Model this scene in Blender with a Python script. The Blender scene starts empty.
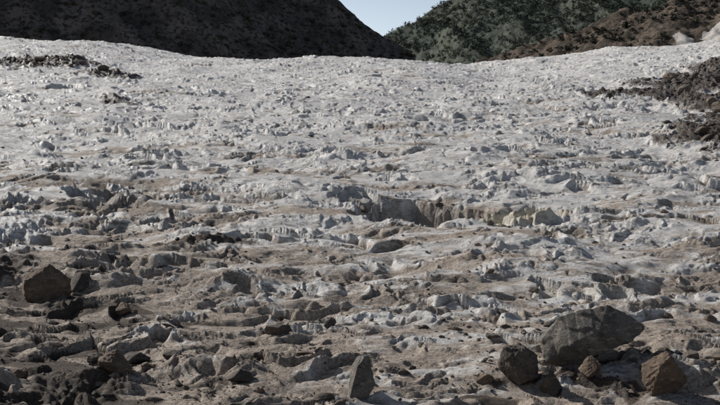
import bpy, bmesh, math, random
import numpy as np
from mathutils import Vector
rng = np.random.default_rng(7)
random.seed(7)
scene = bpy.context.scene

# ---------------- numpy noise ----------------
_perm = np.random.default_rng(11).permutation(65536).astype(np.int64)
_ct = np.cos(_perm*(2*math.pi/65536)); _st = np.sin(_perm*(2*math.pi/65536))
def perlin(x, y, s=0):
    x = np.asarray(x, float); y = np.asarray(y, float)
    ix = np.floor(x).astype(np.int64); iy = np.floor(y).astype(np.int64)
    fx = x-ix; fy = y-iy
    u = fx*fx*fx*(fx*(fx*6-15)+10); v = fy*fy*fy*(fy*(fy*6-15)+10)
    pa = _perm[(ix + s*1013) & 65535]; pb = _perm[(ix+1 + s*1013) & 65535]
    def g(p, b, dx, dy):
        k = (p+b) & 65535
        return _ct[k]*dx + _st[k]*dy
    n00 = g(pa, iy, fx, fy); n10 = g(pb, iy, fx-1, fy)
    n01 = g(pa, iy+1, fx, fy-1); n11 = g(pb, iy+1, fx-1, fy-1)
    a = n00+(n10-n00)*u; b = n01+(n11-n01)*u
    return 1.5*(a+(b-a)*v)
def fbm(x, y, o=4, s=0, gain=.5):
    a = 1; r = 0; f = 1
    for i in range(o):
        r = r + a*perlin(x*f+i*17.3, y*f-i*9.1, s+i); a *= gain; f *= 2.03
    return r
def ridged(x, y, o=4, s=0):
    a = 1; r = 0; f = 1; w = 1
    for i in range(o):
        n = 1-np.abs(perlin(x*f+i*7.7, y*f+i*3.3, s+i)); n = n*n
        r = r + a*n*w; w = np.clip(n*1.3, 0, 1); a *= .5; f *= 2.1
    return r
def ss(a, b, x):
    t = np.clip((x-a)/(b-a), 0, 1); return t*t*(3-2*t)

# ---------------- snowfield height ----------------
MOUNDS = [(-21.5, 90, 4.2, 5.5, .3), (-14.6, 78, 1.8, 2.6, .2),
          (14.4, 65, 4.2, 2.6, .2), (20.0, 72, 6.5, 6.0, .35), (16.8, 60, 3.4, 3.6, .3), (12.6, 48, 1.7, 4.6, .25), (14.8, 53, 1.8, 3.0, .2), (24, 82, 5, 5, .3),
          (-11.6, 62, .9, 1.0, .08),
          (-4.3, 20.6, 1.3, .55, .05), (-1.5, 23.6, .5, .35, .06), (-5.6, 25.4, .9, .5, .03), (4.6, 21.4, .9, .35, .0),
          (-6.3, 22.6, .8, .6, .06), (-7.6, 28, 1.2, .7, .06), (-3.6, 30.5, 1.2, .4, .05), (3.2, 20.1, 1.6, .25, .0)]
HOLES = [(1.5, 34.6, 1.9, 2.0, .85), (2.6, 33.8, 1.3, 1.2, .3), (4.1, 34.4, 1.2, 1.0, .5), (6.6, 41.5, 1.5, 1.5, .45), (3.9, 26.9, .45, .5, .22),
         (4.7, 26.7, .45, .45, .2), (-6.7, 36.2, 1.0, 1.0, .38), (-4.6, 33.5, .8, .8, .28),
         (-1.0, 24.0, .9, .6, .2), (-9., 35, 1.1, 1, .3), (5.5, 27.6, .8, .5, .2), (-8, 31, 1.2, .8, .25),
         (-4.2, 28.5, 1.3, .7, .2), (.1, 36.2, 1.0, .9, .3)]
def base(x, y):
    q = y-20
    h = np.where(y > 20, -3.03+.2*q-.00045*q*q, -3.03+.05*q)
    h = h - .004*np.clip(y-138, 0, 60)**2 - .3*np.clip(y-198, 0, 200)
    h = np.maximum(h, -45)
    h = h + 2.3*ss(9, 1, y)
    lat = np.interp(x, [-400, -60, -32, -23, -15, 3.6, 8, 10.7, 18, 25, 32, 60, 400],
                    [18, 3.5, 1.8, 1.4, .3, 0, -.5, -.5, .5, 1.2, 1.6, 5, 40])
    return h + lat*ss(55, 120, y)
def mound_mask(x, y):
    wx = x+1.0*fbm(x/1.6, y/2.2, 4, 60)*np.clip(y/60, .3, 1.2); wy = y+1.6*fbm(x/1.9, y/2.2, 4, 70)*np.clip(y/60, .2, 1.2)
    m = np.zeros_like(x); r = np.zeros_like(x)
    for cx, cy, rx, ry, a in MOUNDS:
        d = np.sqrt(((wx-cx)/rx)**2+((wy-cy)/ry)**2)
        m = np.maximum(m, ss(1.3, .35, d)); r = r + a*ss(1.2, .2, d)
    return m, r
def saw(ph, e):
    fr = ph-np.floor(ph)
    return np.where(fr < e, fr/e, 1-(fr-e)/(1-e))-.5
def height(x, y, full=False):
    b = base(x, y)
    wx = x + .35*fbm(x/1.3, y/1.3, 3, 3); wy = y + .30*fbm(x/1.3+5, y/1.3, 3, 5)
    far = ss(45, 95, y)
    big = .30*fbm(x/7, y/6, 3, 21) + far*.35*fbm(x/18, y/16, 3, 23)
    rd = ridged(wx/4.6+.12*wy, wy/1.7, 3, 31)
    rough = ss(-.12, .5, fbm(x/3.4, y/2.0, 4, 35))
    near = ss(48, 30, y)
    leftrough = 1+.8*ss(0, -6, x)*near
    med = .115*(rd-.9)*(.35+.9*rough)*leftrough + .05*fbm(wx/1.5, wy/.7, 3, 38)
    ledge = saw(wy*.42+.08*wx+1.8*fbm(wx/4.2, wy/2.8, 3, 41), .13)*.25*ss(0., .5, fbm(x/2.6, y/2.0, 3, 44))
    ledge2 = saw(wy*1.5-.25*wx+1.4*fbm(wx/1.6, wy/.9, 3, 47), .15)*.095*ss(-.02, .35, fbm(x/1.3, y/.8, 3, 49))*leftrough
    ledge3 = saw(wy*2.9+.5*wx+1.6*fbm(wx/.9, wy/.5, 3, 61), .2)*.045*ss(-.15, .3, fbm(x/.8, y/.6, 2, 64))*(.12+1.0*rough)
    cups = .034*(np.abs(perlin(wx/.7, wy/.36, 51))+.45*np.abs(perlin(wx/.32, wy/.18, 52)))
    crust = .055*ss(.1, .5, fbm(wx/.7, wy/.28, 3, 57, .5))*rough
    fine = .014*fbm(wx/.2, wy/.12, 2, 54, .6)
    h = b + big
    rel = med+(ledge+ledge2+ledge3)*(1-.2*far) + (cups+fine)*(.35+.8*rough)*(1+.5*far) + crust*(1-.3*far)
    hol = np.zeros_like(x); hd = np.zeros_like(x)
    hx = x+.7*fbm(x/1.5, y/1.5, 2, 81)+.10*fbm(x/.4, y/.4, 2, 83); hy = y+.6*fbm(x/1.3, y/1.3, 2, 85)+.08*fbm(x/.4, y/.4, 2, 87)
    for cx, cy, rx, ry, dp in HOLES:
        dx = (hx-cx)/rx; dy = (hy-cy)/ry
        d = np.sqrt(dx*dx+dy*dy)
        ang = dy/np.maximum(d, 1e-4)
        inner = .74*ss(-.1, .5, ang)
        k = 1-np.clip((d-inner)/np.maximum(1.0-inner, .05), 0, 1)
        k = np.clip(k*1.15, 0, 1)**.8
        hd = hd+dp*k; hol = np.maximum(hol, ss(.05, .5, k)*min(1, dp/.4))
    blk = hol*.24*ss(.1, .2, fbm(x/.7, y/.6, 3, 99))*(1+.4*saw(y*2.1+x*1.3, .3))
    bx = x+.25*fbm(x/.5, y/.5, 3, 161); by = y+.2*fbm(x/.5, y/.5, 3, 163)
    cream_lit = np.maximum(ss(1.15, .85, np.sqrt(((bx-4.1)/.8)**2+((by-33.9)/.42)**2)), .8*ss(1.2, .85, np.sqrt(((bx-2.6)/.5)**2+((by-33.8)/.3)**2)))
    h = h+rel-hd+blk+.38*cream_lit*(.6+.4*ss(4.9, 3.5, x)*0+.4*ss(3.4, 4.6, x))
    m, r = mound_mask(x, y)
    h = h + r + m*(.09+.22*far)*np.abs(fbm(x/.8, y/.9, 3, 91)) + m*.05*fbm(x/.2, y/.2, 2, 95)
    if full:
        crm = np.maximum(cream_lit, hol*ss(1.5, .7, np.sqrt(((x-4.2)/1.3)**2+((y-34.5)/1.3)**2)))
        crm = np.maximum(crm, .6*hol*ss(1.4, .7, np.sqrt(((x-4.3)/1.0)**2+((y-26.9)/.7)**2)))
        return h, rd, m, hol, rel, crm
    return h

# ---------------- mesh helpers ----------------
def set_mesh(name, V, F, attrs, smooth):
    F = F.astype(np.int32); k = F.shape[1]; n = len(F)
    me = bpy.data.meshes.new(name)
    me.vertices.add(len(V)); me.vertices.foreach_set("co", V.astype(np.float32).ravel())
    me.loops.add(n*k); me.loops.foreach_set("vertex_index", F.ravel())
    me.polygons.add(n); me.polygons.foreach_set("loop_start", np.arange(n, dtype=np.int32)*k)
    me.update(calc_edges=True)
    me.polygons.foreach_set("use_smooth", np.full(n, smooth))
    for kk, a in (attrs or {}).items():
        at = me.attributes.new(kk, 'FLOAT', 'POINT'); at.data.foreach_set("value", a.ravel().astype(np.float32))
    ob = bpy.data.objects.new(name, me); scene.collection.objects.link(ob)
    return ob
def grid_mesh(name, X, Y, Z, attrs=None):
    R, C = X.shape
    i = (np.arange(R-1)[:, None]*C+np.arange(C-1)[None, :])
    q = np.stack([i, i+1, i+C+1, i+C], -1).reshape(-1, 4)
    return set_mesh(name, np.stack([X, Y, Z], -1).reshape(-1, 3), q, attrs, True)
def raw_mesh(name, V, F, attrs=None, smooth=False):
    return set_mesh(name, V, F, attrs, smooth)

# ---------------- node helpers ----------------
class M:
    def __init__(s, name, rough=.8, spec=.3):
        s.m = bpy.data.materials.new(name); s.m.use_nodes = True
        s.t = s.m.node_tree; s.n = s.t.nodes; s.l = s.t.links
        s.b = s.n["Principled BSDF"]; s.b.inputs["Roughness"].default_value = rough
        s.b.inputs["Specular IOR Level"].default_value = spec
        s.geo = s.n.new("ShaderNodeNewGeometry"); s.pos = s.geo.outputs["Position"]
    def scale(s, v):
        n = s.n.new("ShaderNodeVectorMath"); n.operation = 'MULTIPLY'
        s.l.new(s.pos, n.inputs[0]); n.inputs[1].default_value = v; return n.outputs[0]
    def noise(s, sc, det=6, rough=.6, vec=None, dist=0):
        n = s.n.new("ShaderNodeTexNoise"); n.inputs["Scale"].default_value = sc
        n.inputs["Detail"].default_value = det; n.inputs["Roughness"].default_value = rough
        n.inputs["Distortion"].default_value = dist
        s.l.new(vec or s.pos, n.inputs["Vector"]); return n.outputs["Fac"]
    def ramp(s, f, a, b, va=0., vb=1.):
        n = s.n.new("ShaderNodeMapRange"); n.interpolation_type = 'SMOOTHSTEP'
        s.l.new(f, n.inputs[0]); n.inputs[1].default_value = a; n.inputs[2].default_value = b
        n.inputs[3].default_value = va; n.inputs[4].default_value = vb; return n.outputs[0]
    def math(s, op, a, b):
        n = s.n.new("ShaderNodeMath"); n.operation = op
        for i, v in enumerate((a, b)):
            if isinstance(v, (int, float)): n.inputs[i].default_value = v
            else: s.l.new(v, n.inputs[i])
        return n.outputs[0]
    def mix(s, f, a, b):
        n = s.n.new("ShaderNodeMix"); n.data_type = 'RGBA'
        if isinstance(f, float): n.inputs[0].default_value = f
        else: s.l.new(f, n.inputs[0])
        for i, v in ((6, a), (7, b)):
            if isinstance(v, tuple): n.inputs[i].default_value = (*v, 1)
            else: s.l.new(v, n.inputs[i])
        return n.outputs[2]
    def attr(s, k):
        n = s.n.new("ShaderNodeAttribute"); n.attribute_name = k; return n.outputs["Fac"]
    def bump(s, h, dist, strength=1., prev=None):
        n = s.n.new("ShaderNodeBump"); n.inputs["Distance"].default_value = dist
        n.inputs["Strength"].default_value = strength
        s.l.new(h, n.inputs["Height"])
        if prev: s.l.new(prev, n.inputs["Normal"])
        return n.outputs[0]
    def done(s, col, nrm=None):
        s.l.new(col, s.b.inputs["Base Color"])
        if nrm: s.l.new(nrm, s.b.inputs["Normal"])
        return s.m

# ---------------- snowfield ----------------
t = np.concatenate([-np.geomspace(3.0, .40, 50)[:-1], np.linspace(-.38, .38, 1300), np.geomspace(.40, 3.0, 50)[1:]])
ys = np.concatenate([np.linspace(-30, 15.5, 60), np.exp(np.arange(math.log(16), math.log(142), .0017)), np.linspace(143, 330, 90)])
T, Yg = np.meshgrid(t, ys)
X = T*(np.maximum(Yg, 0)+4)
Hh, rd, mm, hol, rel, crm = height(X, Yg, True)
d0 = np.interp(Yg, [16, 20, 23, 27, 32, 38, 50, 70, 100, 130], [.84, .84, .78, .68, .53, .38, .26, .20, .20, .22])
d0 = d0 + .26*ss(0, -6, X)*ss(48, 30, Yg) + .14*ss(4, 12, X)*ss(75, 40, Yg)
streak = fbm((X+.35*Yg)/5.5, (Yg-.18*X)/.9, 4, 151)
dn = .28*fbm(X/3.6, Yg/1.8, 4, 111) + .38*streak + .24*fbm(X/.7, Yg/.35, 3, 121) - 1.7*rel
dirt = ss(.1, 1.0, d0+dn)*(1-.9*crm)
dk = d0+.5*fbm(X/1.3, Yg/.6, 4, 131)+.25*streak-2.4*rel+.16*ss(0, -6, X)*ss(40, 30, Yg)
dark = np.clip(mm*1.0 + .85*ss(1.08, 1.38, dk), 0, 1)*(1-crm)
snow = grid_mesh("snowfield", X, Yg, Hh, dict(dirt=dirt, dark=dark, hollow=hol, cream_lit=crm))

m = M("dirty_snow", .5, .35)
dA, kA, hA, cA = m.attr("dirt"), m.attr("dark"), m.attr("hollow"), m.attr("cream_lit")
n1 = m.noise(2.6, 9, .72, m.scale((.8, 1.7, 1.7)))
n2 = m.noise(17, 6, .7)
n3 = m.noise(.5, 5, .6)
n4 = m.noise(60, 4, .6)
n6 = m.noise(5.0, 7, .75, m.scale((.7, 1.6, 1.6)), .4)
clean = m.mix(m.ramp(n3, .35, .65), (.80, .775, .75), (.95, .93, .90))
clean = m.mix(m.ramp(n1, .50, .66), clean, (.48, .445, .41))
tan = m.mix(m.ramp(n2, .3, .65), (.23, .18, .145), (.62, .53, .445))
f = m.math('ADD', m.math('MULTIPLY', m.math('SUBTRACT', n1, .5), 1.6), dA)
col = m.mix(m.ramp(f, .15, .85), clean, tan)
grit_shade = m.ramp(m.math('ADD', n6, m.math('MULTIPLY', m.math('SUBTRACT', n3, .5), .5)), .54, .65, 0., .85)  # dark speckle: dirt, and fine crust shadows painted into the colour
col = m.mix(grit_shade, col, m.mix(m.ramp(n2, .4, .6), (.13, .108, .09), (.32, .275, .235)))
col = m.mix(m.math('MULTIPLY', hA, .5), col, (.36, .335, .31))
soil = m.mix(m.ramp(n2, .35, .65), (.042, .032, .025), (.14, .105, .08))
g = m.math('ADD', kA, m.math('MULTIPLY', m.math('SUBTRACT', n2, .5), 1.6))
col = m.mix(m.ramp(g, .36, .66), col, soil)
spk = m.math('ADD', n4, m.math('MULTIPLY', dA, .08))
col = m.mix(m.ramp(spk, .62, .70), col, (.11, .085, .07))
col = m.mix(m.math('MULTIPLY', cA, .85), col, m.mix(m.ramp(n1, .45, .65), (.93, .84, .64), (.68, .57, .41)))  # cream ice, albedo raised so the shaded hollow face looks sunlit
b1 = m.bump(n1, .12, .8); b1 = m.bump(n6, .08, .8, b1); b1 = m.bump(n2, .05, .9, b1); b2 = m.bump(n4, .015, .8, b1)
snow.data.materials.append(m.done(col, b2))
m.l.new(m.ramp(f, .1, .8, .30, .8), m.b.inputs["Roughness"])

# ---------------- rocks ----------------
def ico(sub):
    bm = bmesh.new(); bmesh.ops.create_icosphere(bm, subdivisions=sub, radius=1)
    V = np.array([v.co[:] for v in bm.verts]); F = np.array([[v.index for v in f.verts] for f in bm.faces]); bm.free()
    return V, F
ICO = {k: ico(k) for k in (1, 2, 6)}
def hull_planes(pts):
    bm = bmesh.new()
    for p in pts: bm.verts.new(p)
    bmesh.ops.convex_hull(bm, input=bm.verts); bm.normal_update()
    N = []; D = []
    for f in bm.faces:
        n = np.array(f.normal[:]); d = float(n @ np.array(f.verts[0].co[:]))
        if d < 0: n, d = -n, -d
        if d > 1e-4: N.append(n); D.append(d)
    bm.free(); return np.array(N), np.array(D)
def rock_shape(pts, sub=6, sharp=26, rough=.03, seed=0):
    pts = np.array(pts, float); c = pts.mean(0); pts = pts-c
    N, D = hull_planes(pts)
    V, F = ICO[sub]
    q = np.maximum((V @ N.T)/D[None, :], 1e-6)
    inv = (q**sharp).sum(1)**(1/sharp)
    P = V/inv[:, None]
    if rough:
        s = np.ptp(pts, 0).max()
        a = P/s
        n = fbm(a[:, 0]*3+a[:, 2]*1.7+seed, a[:, 1]*3-a[:, 2]*2.1, 5, seed+200, .6)
        st = saw(a[:, 2]*5+a[:, 0]*1.6+a[:, 1]*2+1.2*fbm(a[:, 0]*2+seed, a[:, 1]*2+a[:, 2], 3, seed+230), .2)
        st = st+.7*saw(a[:, 0]*6-a[:, 2]*3+a[:, 1]*3+1.5*fbm(a[:, 0]*3+seed, a[:, 1]*2-a[:, 2]*2, 3, seed+260), .15)
        P = P*(1+rough*n+rough*1.2*st)[:, None]
    return P+c, F
def rock_mat(name, c1, c2, c3, sc=4):
    m = M(name, .82, .3)
    a = m.noise(sc, 8, .65, dist=.6); b = m.noise(sc*6, 6, .7); c = m.noise(sc*1.3, 4, .6, m.scale((1, 1, 3.5)))
    col = m.mix(m.ramp(a, .38, .62), c1, c2)
    col = m.mix(m.ramp(c, .54, .68), col, c3)
    col = m.mix(m.ramp(b, .52, .7), col, tuple(v*.45 for v in c1))
    return m.done(col, m.bump(b, .03, .9, m.bump(a, .10, 1.)))
GREY = rock_mat("boulder_grey", (.11, .10, .09), (.20, .182, .163), (.33, .28, .225))
BROWN = rock_mat("boulder_brown", (.12, .085, .062), (.19, .138, .10), (.27, .205, .155))
DARK = rock_mat("boulder_dark", (.08, .067, .057), (.135, .113, .096), (.19, .155, .127))
def place_rock(name, x, y, P, F, mat, sink=.12):
    z = float(height(np.array([x]), np.array([y]))[0])
    lo = P[:, 2].min(); hgt = np.ptp(P[:, 2])
    Q = P.copy(); Q[:, 2] -= lo+sink*hgt
    ob = raw_mesh(name, Q, F, smooth=True); ob.location = (x, y, z); ob.data.materials.append(mat); return ob
pts = [(-.72, -.28, .02), (-.80, -.20, .34), (-.50, -.26, .72), (-.12, -.28, .86), (.26, -.30, .92), (.56, -.20, .80), (.88, -.10, .56), (.66, -.30, .36),
       (-.1, -.42, .08), (-.30, -.60, .36), (.10, -.55, .55),
       (-.60, .40, .02), (-.66, .42, .40), (-.35, .42, .66), (.35, .48, .76), (.66, .36, .50), (.5, .40, .36), (-.1, .4, .04)]
P, F = rock_shape(pts, 6, 220, .030, 8)
place_rock("boulder", 3.60, 21.2, P, F, GREY, .04)
def gen(w, h, d, seed, peak=0., n=15):
    r = np.random.default_rng(seed); out = []
    for i in range(n):
        v = r.normal(size=3); v /= np.abs(v).max()**.75*np.linalg.norm(v)**.25
        tp = max(0, v[2])*peak
        out.append((v[0]*w/2*(1-tp), v[1]*d/2*(1-tp), v[2]*h/2))
    out += [(0.05*w, 0, h/2), (-.1*w, .1*d, -h/2), (w/2*(1-.3*peak), 0, -.1*h), (-w/2*(1-.3*peak), 0, -.15*h)]
    return out
ROCKS = [
 (2.40, 20.4, .56, .58, .5, 41, .15, DARK, .1), (.03, 20.0, .42, .66, .4, 2, .45, GREY, .1),
 (4.50, 19.8, .66, .60, .6, 43, .1, BROWN, .12), (3.50, 20.4, .32, .32, .3, 4, .3, BROWN, .15),
 (-6.15, 26.4, .92, .76, .8, 45, .15, BROWN, .1), (-5.60, 27.0, .5, .36, .5, 31, .2, DARK, .3), (-3.87, 21.2, .52, .42, .5, 46, .3, BROWN, .12),
 (-3.70, 22.2, .42, .20, .4, 8, .2, DARK, .15), (2.85, 20.1, .34, .36, .3, 9, .3, DARK, .15),
 (-4.4, 22.3, .24, .18, .3, 10, .2, DARK, .15), (-1.85, 20.6, .36, .2, .3, 12, .2, DARK, .1),
 (-4.5, 25.4, .30, .26, .3, 13, .2, BROWN, .15), (-1.45, 23.4, .42, .2, .4, 14, .1, DARK, .3),
 (-3.1, 22.2, .3, .15, .3, 15, .1, DARK, .2), (1.9, 20.4, .26, .17, .3, 16, .2, BROWN, .2),
 (5.2, 21.2, .28, .2, .3, 18, .2, DARK, .2), (-5.3, 20.9, .25, .17, .3, 22, .2, BROWN, .2)]
for (x, y, w, h, d, sd, pk, mt, sk) in ROCKS:
    P, F = rock_shape(gen(w*1.1, h*1.1, d*1.1, sd, pk, 11), 6, 140, .04, sd)
    place_rock("boulder" if w > .51 else "rock", x, y, P, F, mt, sk)

# ---------------- scattered stones ----------------
def scatter(name, x, y, z, size, mat, sub=1, flat=.65, seed=0):
    r = np.random.default_rng(seed); V, F = ICO[sub]; n = len(x); nv = len(V)
    tmpl = np.array([rock_shape(gen(2, 2*flat, 2, 300+k+seed, .2, 9), sub, 60, .0, k)[0] for k in range(8)])
    A = tmpl[r.integers(0, 8, n)]
    th = r.uniform(0, 2*math.pi, n); c, s = np.cos(th)[:, None], np.sin(th)[:, None]
    sx = size*r.uniform(.7, 1.5, n); sy = size*r.uniform(.6, 1.2, n); sz = size*r.uniform(.5, 1.2, n)
    ax = A[:, :, 0]*sx[:, None]; ay = A[:, :, 1]*sy[:, None]; az = A[:, :, 2]*sz[:, None]+ax*(r.normal(size=n)*.25)[:, None]
    W = np.stack([ax*c-ay*s+x[:, None], ax*s+ay*c+y[:, None], az+z[:, None]+(sz*flat*.3)[:, None]], -1)
    Fa = (F[None]+(np.arange(n)*nv)[:, None, None]).reshape(-1, 3)
    ob = raw_mesh(name, W.reshape(-1, 3), Fa, dict(tone=np.repeat(r.uniform(0, 1, n), nv))); ob.data.materials.append(mat); return ob
m = M("stone", .85, .3)
tn = m.attr("tone"); a = m.noise(14, 5, .65)
col = m.mix(tn, (.055, .044, .036), (.18, .14, .108)); col = m.mix(m.ramp(a, .45, .65), col, (.09, .075, .065))
STONE = m.done(col, m.bump(a, .02, .8))
def cand(n, y0, y1, half=.33):
    y = np.exp(rng.uniform(math.log(y0), math.log(y1), n)); x = rng.uniform(-half, half, n)*(y+4); return x, y
x, y = cand(46000, 17, 75)
h, rdd, mk, ho, rl, cr = height(x, y, True)
w = np.interp(y, [17, 21, 26, 32, 40, 75], [.6, .52, .28, .14, .07, .025])
w = w*(1+.9*ss(0, -6, x)*ss(45, 30, y))*(.22+2.1*ss(0, .5, fbm(x/1.6, y/1.0, 4, 141))) + .3*mk
ok = rng.uniform(0, 1, len(x)) < w*(1-cr)
x, y, h = x[ok], y[ok], h[ok]
size = np.minimum(.015*(1/np.maximum(rng.uniform(0, 1, len(x)), .003))**.5, .15)
scatter("scattered_stones", x, y, h, size, STONE, 2, .5, 1)
xs, yy = [], []
for cx, cy, rx, ry, a in MOUNDS[:8]:
    k = int(60*rx*ry/4)+60
    xs.append(rng.normal(cx, rx*.5, k)); yy.append(rng.normal(cy, ry*.5, k))
x = np.concatenate(xs); y = np.concatenate(yy)
h, _, mk, _, _, _ = height(x, y, True); ok = mk > .3; x, y, h = x[ok], y[ok], h[ok]
size = .05*(1/np.maximum(rng.uniform(0, 1, len(x)), .006))**.46
scatter("rubble", x, y, h, size, STONE, 2, .6, 2)

# ---------------- hills ----------------
def hill_left(x, y):
    xr = x + 3*fbm(x/18, y/18, 3, 300)
    top = np.interp(xr, [-300, -160, -80, -30, -4.6, 6, 10, 25, 45, 90], [110, 98, 77, 53.5, 38.2, 29.5, 25.5, 13, -5, -45])
    f = np.where(y < 252, -.72*(252-y), -.5*(y-252))
    return top+f+3.5*fbm(x/22+y/40, y/30, 4, 310)*ss(250, 215, y)+.7*fbm(x/4, y/4, 4, 320)
xg, yg = np.meshgrid(np.linspace(-200, 80, 620), np.linspace(130, 290, 380))
hl = grid_mesh("hill", xg, yg, hill_left(xg, yg))
m = M("hill_scrub", .95, .1)
a = m.noise(.16, 8, .7); b = m.noise(1.3, 6, .7)
col = m.mix(m.ramp(a, .4, .6), (.10, .086, .078), (.20, .168, .148)); col = m.mix(m.ramp(b, .48, .6), col, (.04, .039, .036))
hl.data.materials.append(m.done(col, m.bump(b, .8, .8)))

def hill_right(x, y):
    top = np.interp(x, [-20, 5, 12, 16, 26.8, 32, 40, 48, 80, 200], [-10, 9, 14.5, 18.6, 23, 25, 27, 28.6, 36, 60])
    f = np.where(y < 185, -.40*(185-y), -.35*(y-185))
    return top+f+1.0*fbm(x/9, y/9, 4, 330)+.45*fbm(x/2.2, y/2.2, 3, 340)
xg, yg = np.meshgrid(np.linspace(-10, 140, 620), np.linspace(128, 240, 420))
Zr = hill_right(xg, yg)
sp = ss(1.2, .7, np.sqrt(((xg-46+2*fbm(xg/5, yg/5, 3, 350))/7.0)**2+((yg-168+3*fbm(xg/5, yg/5, 3, 351))/3.0)**2))
hr = grid_mesh("hillside", xg, yg, Zr, dict(snow=sp))
m = M("hillside_scrub", .95, .1)
a = m.noise(.35, 8, .7); b = m.noise(2.2, 6, .7)
col = m.mix(m.ramp(a, .42, .58), (.075, .06, .048), (.16, .125, .10)); col = m.mix(m.ramp(b, .47, .6), col, (.04, .037, .028))
col = m.mix(m.ramp(m.math('ADD', m.attr("snow"), m.math('MULTIPLY', m.math('SUBTRACT', b, .5), 1.)), .4, .6), col, (.50, .47, .44))
hr.data.materials.append(m.done(col, m.bump(b, .4, .8)))

def hill_far(x, y):
    top = np.interp(x, [-400, -60, 17, 53.6, 67, 110, 180, 400], [30, 84, 112, 131, 139, 158, 180, 225])
    f = np.where(y < 900, -.50*(900-y), -.3*(y-900))
    gully = 12*ridged(x/70+y/260, y/300, 3, 360)
    return top+f+(gully-14)*ss(900, 820, y)+3*fbm(x/16, y/16, 4, 370)
xg, yg = np.meshgrid(np.linspace(-300, 500, 420), np.linspace(560, 1150, 360))
hf = grid_mesh("distant_hill", xg, yg, hill_far(xg, yg))
m = M("hazed_hillside", .95, .05)
a = m.noise(.03, 8, .7); b = m.noise(.25, 6, .7)
col = m.mix(m.ramp(a, .4, .6), (.066, .078, .068), (.105, .112, .088)); col = m.mix(m.ramp(b, .48, .6), col, (.046, .056, .050))  # bluish haze mixed into the hill's own green-grey colours
hf.data.materials.append(m.done(col, m.bump(b, 2, .6)))
xg, yg = np.meshgrid(np.linspace(-4000, 4000, 90), np.linspace(-3000, 6000, 90))
vg = grid_mesh("ground", xg, yg, np.full_like(xg, -60)+12*fbm(xg/900, yg/900, 3, 380))
vg.data.materials.append(hf.data.materials[0])

# ---------------- vegetation masses ----------------
def bushes(name, x, y, z, size, mat, leaves=70, tall=1., seed=0):
    r = np.random.default_rng(seed); K = 6; T = []
    for k in range(K):
        lob = r.normal(size=(5, 3))*(.30, .30, .25)+(0, 0, .55)
        c = lob[r.integers(0, 5, leaves)]+r.normal(size=(leaves, 3))*.2
        c[:, 2] = np.maximum(c[:, 2], .02)*tall
        u = r.normal(size=(leaves, 3)); u /= np.linalg.norm(u, axis=1)[:, None]
        v = np.cross(u, r.normal(size=(leaves, 3))); v /= np.linalg.norm(v, axis=1)[:, None]
        e = r.uniform(.12, .26, leaves)[:, None]
        T.append(np.stack([c-u*e, c+v*e*.8, c+u*e, c-v*e*.8], 1).reshape(-1, 3))
    T = np.array(T); n = len(x); A = T[r.integers(0, K, n)]
    th = r.uniform(0, 6.28, n); c, s = np.cos(th)[:, None], np.sin(th)[:, None]; S = size[:, None]
    W = np.stack([(A[:, :, 0]*c-A[:, :, 1]*s)*S+x[:, None], (A[:, :, 0]*s+A[:, :, 1]*c)*S+y[:, None], A[:, :, 2]*S+z[:, None]], -1).reshape(-1, 3)
    ob = raw_mesh(name, W, np.arange(len(W)).reshape(-1, 4), dict(tone=np.repeat(r.uniform(0, 1, n), leaves*4)))
    ob.data.materials.append(mat); return ob
def leafmat(name, a, b):
    m = M(name, .8, .15); return m.done(m.mix(m.attr("tone"), a, b))
FAR = leafmat("distant_foliage", (.040, .053, .042), (.085, .100, .068))
SCR = leafmat("scrub_foliage", (.030, .032, .022), (.075, .065, .045))
n = 15000
x = rng.uniform(-40, 300, n); y = rng.uniform(690, 903, n)
ok = rng.uniform(0, 1, n) < .55+.5*ss(-.3, .4, fbm(x/40, y/40, 3, 390)); x, y = x[ok], y[ok]
bushes("distant_trees", x, y, hill_far(x, y)-.3, rng.uniform(1.0, 2.2, len(x)), FAR, 40, 1.25, 3)
n = 3800
x = rng.uniform(8, 75, n); y = rng.uniform(140, 190, n)
ok = (rng.uniform(0, 1, n) < .25+.9*ss(-.2, .4, fbm(x/7, y/7, 3, 395))) & (np.sqrt(((x-47)/7.5)**2+((y-168)/5.5)**2) > 1)
x, y = x[ok], y[ok]
bushes("hillside_shrubs", x, y, hill_right(x, y)-.1, rng.uniform(.2, .65, len(x)), SCR, 60, .8, 4)
n = 3500
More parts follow.
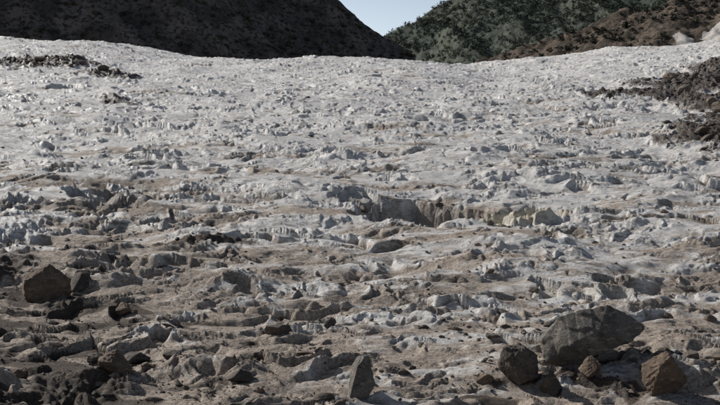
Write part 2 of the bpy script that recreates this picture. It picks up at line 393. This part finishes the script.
x = rng.uniform(-75, 32, n); y = rng.uniform(165, 256, n)
bushes("hill_shrubs", x, y, hill_left(x, y)-.1, rng.uniform(.25, .9, n), SCR, 50, .7, 5)

# ---------------- light ----------------
S = np.array([-.68, .46, .58]); S /= np.linalg.norm(S)
elev = math.asin(S[2]); az = math.atan2(S[0], S[1])
w = bpy.data.worlds.new("World"); scene.world = w; w.use_nodes = True
nt = w.node_tree; sky = nt.nodes.new("ShaderNodeTexSky"); sky.sky_type = 'NISHITA'; sky.sun_disc = False
sky.sun_elevation = elev; sky.sun_rotation = az; sky.altitude = 600; sky.dust_density = 4.0; sky.air_density = .9; sky.ozone_density = .5
tc = nt.nodes.new("ShaderNodeTexCoord"); sx = nt.nodes.new("ShaderNodeSeparateXYZ"); nt.links.new(tc.outputs["Generated"], sx.inputs[0])
mr = nt.nodes.new("ShaderNodeMapRange"); nt.links.new(sx.outputs[2], mr.inputs[0])
mr.inputs[1].default_value = .10; mr.inputs[2].default_value = .26; mr.inputs[3].default_value = 3.3; mr.inputs[4].default_value = 1.0
vm = nt.nodes.new("ShaderNodeVectorMath"); vm.operation = 'SCALE'
nt.links.new(sky.outputs[0], vm.inputs[0]); nt.links.new(mr.outputs[0], vm.inputs["Scale"])
nt.links.new(vm.outputs[0], nt.nodes["Background"].inputs[0]); nt.nodes["Background"].inputs[1].default_value = .052
L = bpy.data.lights.new("sun", 'SUN'); L.energy = 5.0; L.angle = math.radians(.5); L.color = (1, .97, .92)
lo = bpy.data.objects.new("sun", L); scene.collection.objects.link(lo)
lo.rotation_euler = Vector(S).to_track_quat('Z', 'Y').to_euler()
cam = bpy.data.cameras.new("camera"); co = bpy.data.objects.new("camera", cam); scene.collection.objects.link(co)
cam.sensor_width = 36; cam.lens = 36*1343/720; cam.clip_end = 12000; cam.clip_start = .1
co.location = (0, 0, 0); co.rotation_euler = (math.radians(90), 0, 0)
scene.camera = co
scene.view_settings.view_transform = 'Standard'; scene.view_settings.look = 'None'; scene.view_settings.exposure = 0
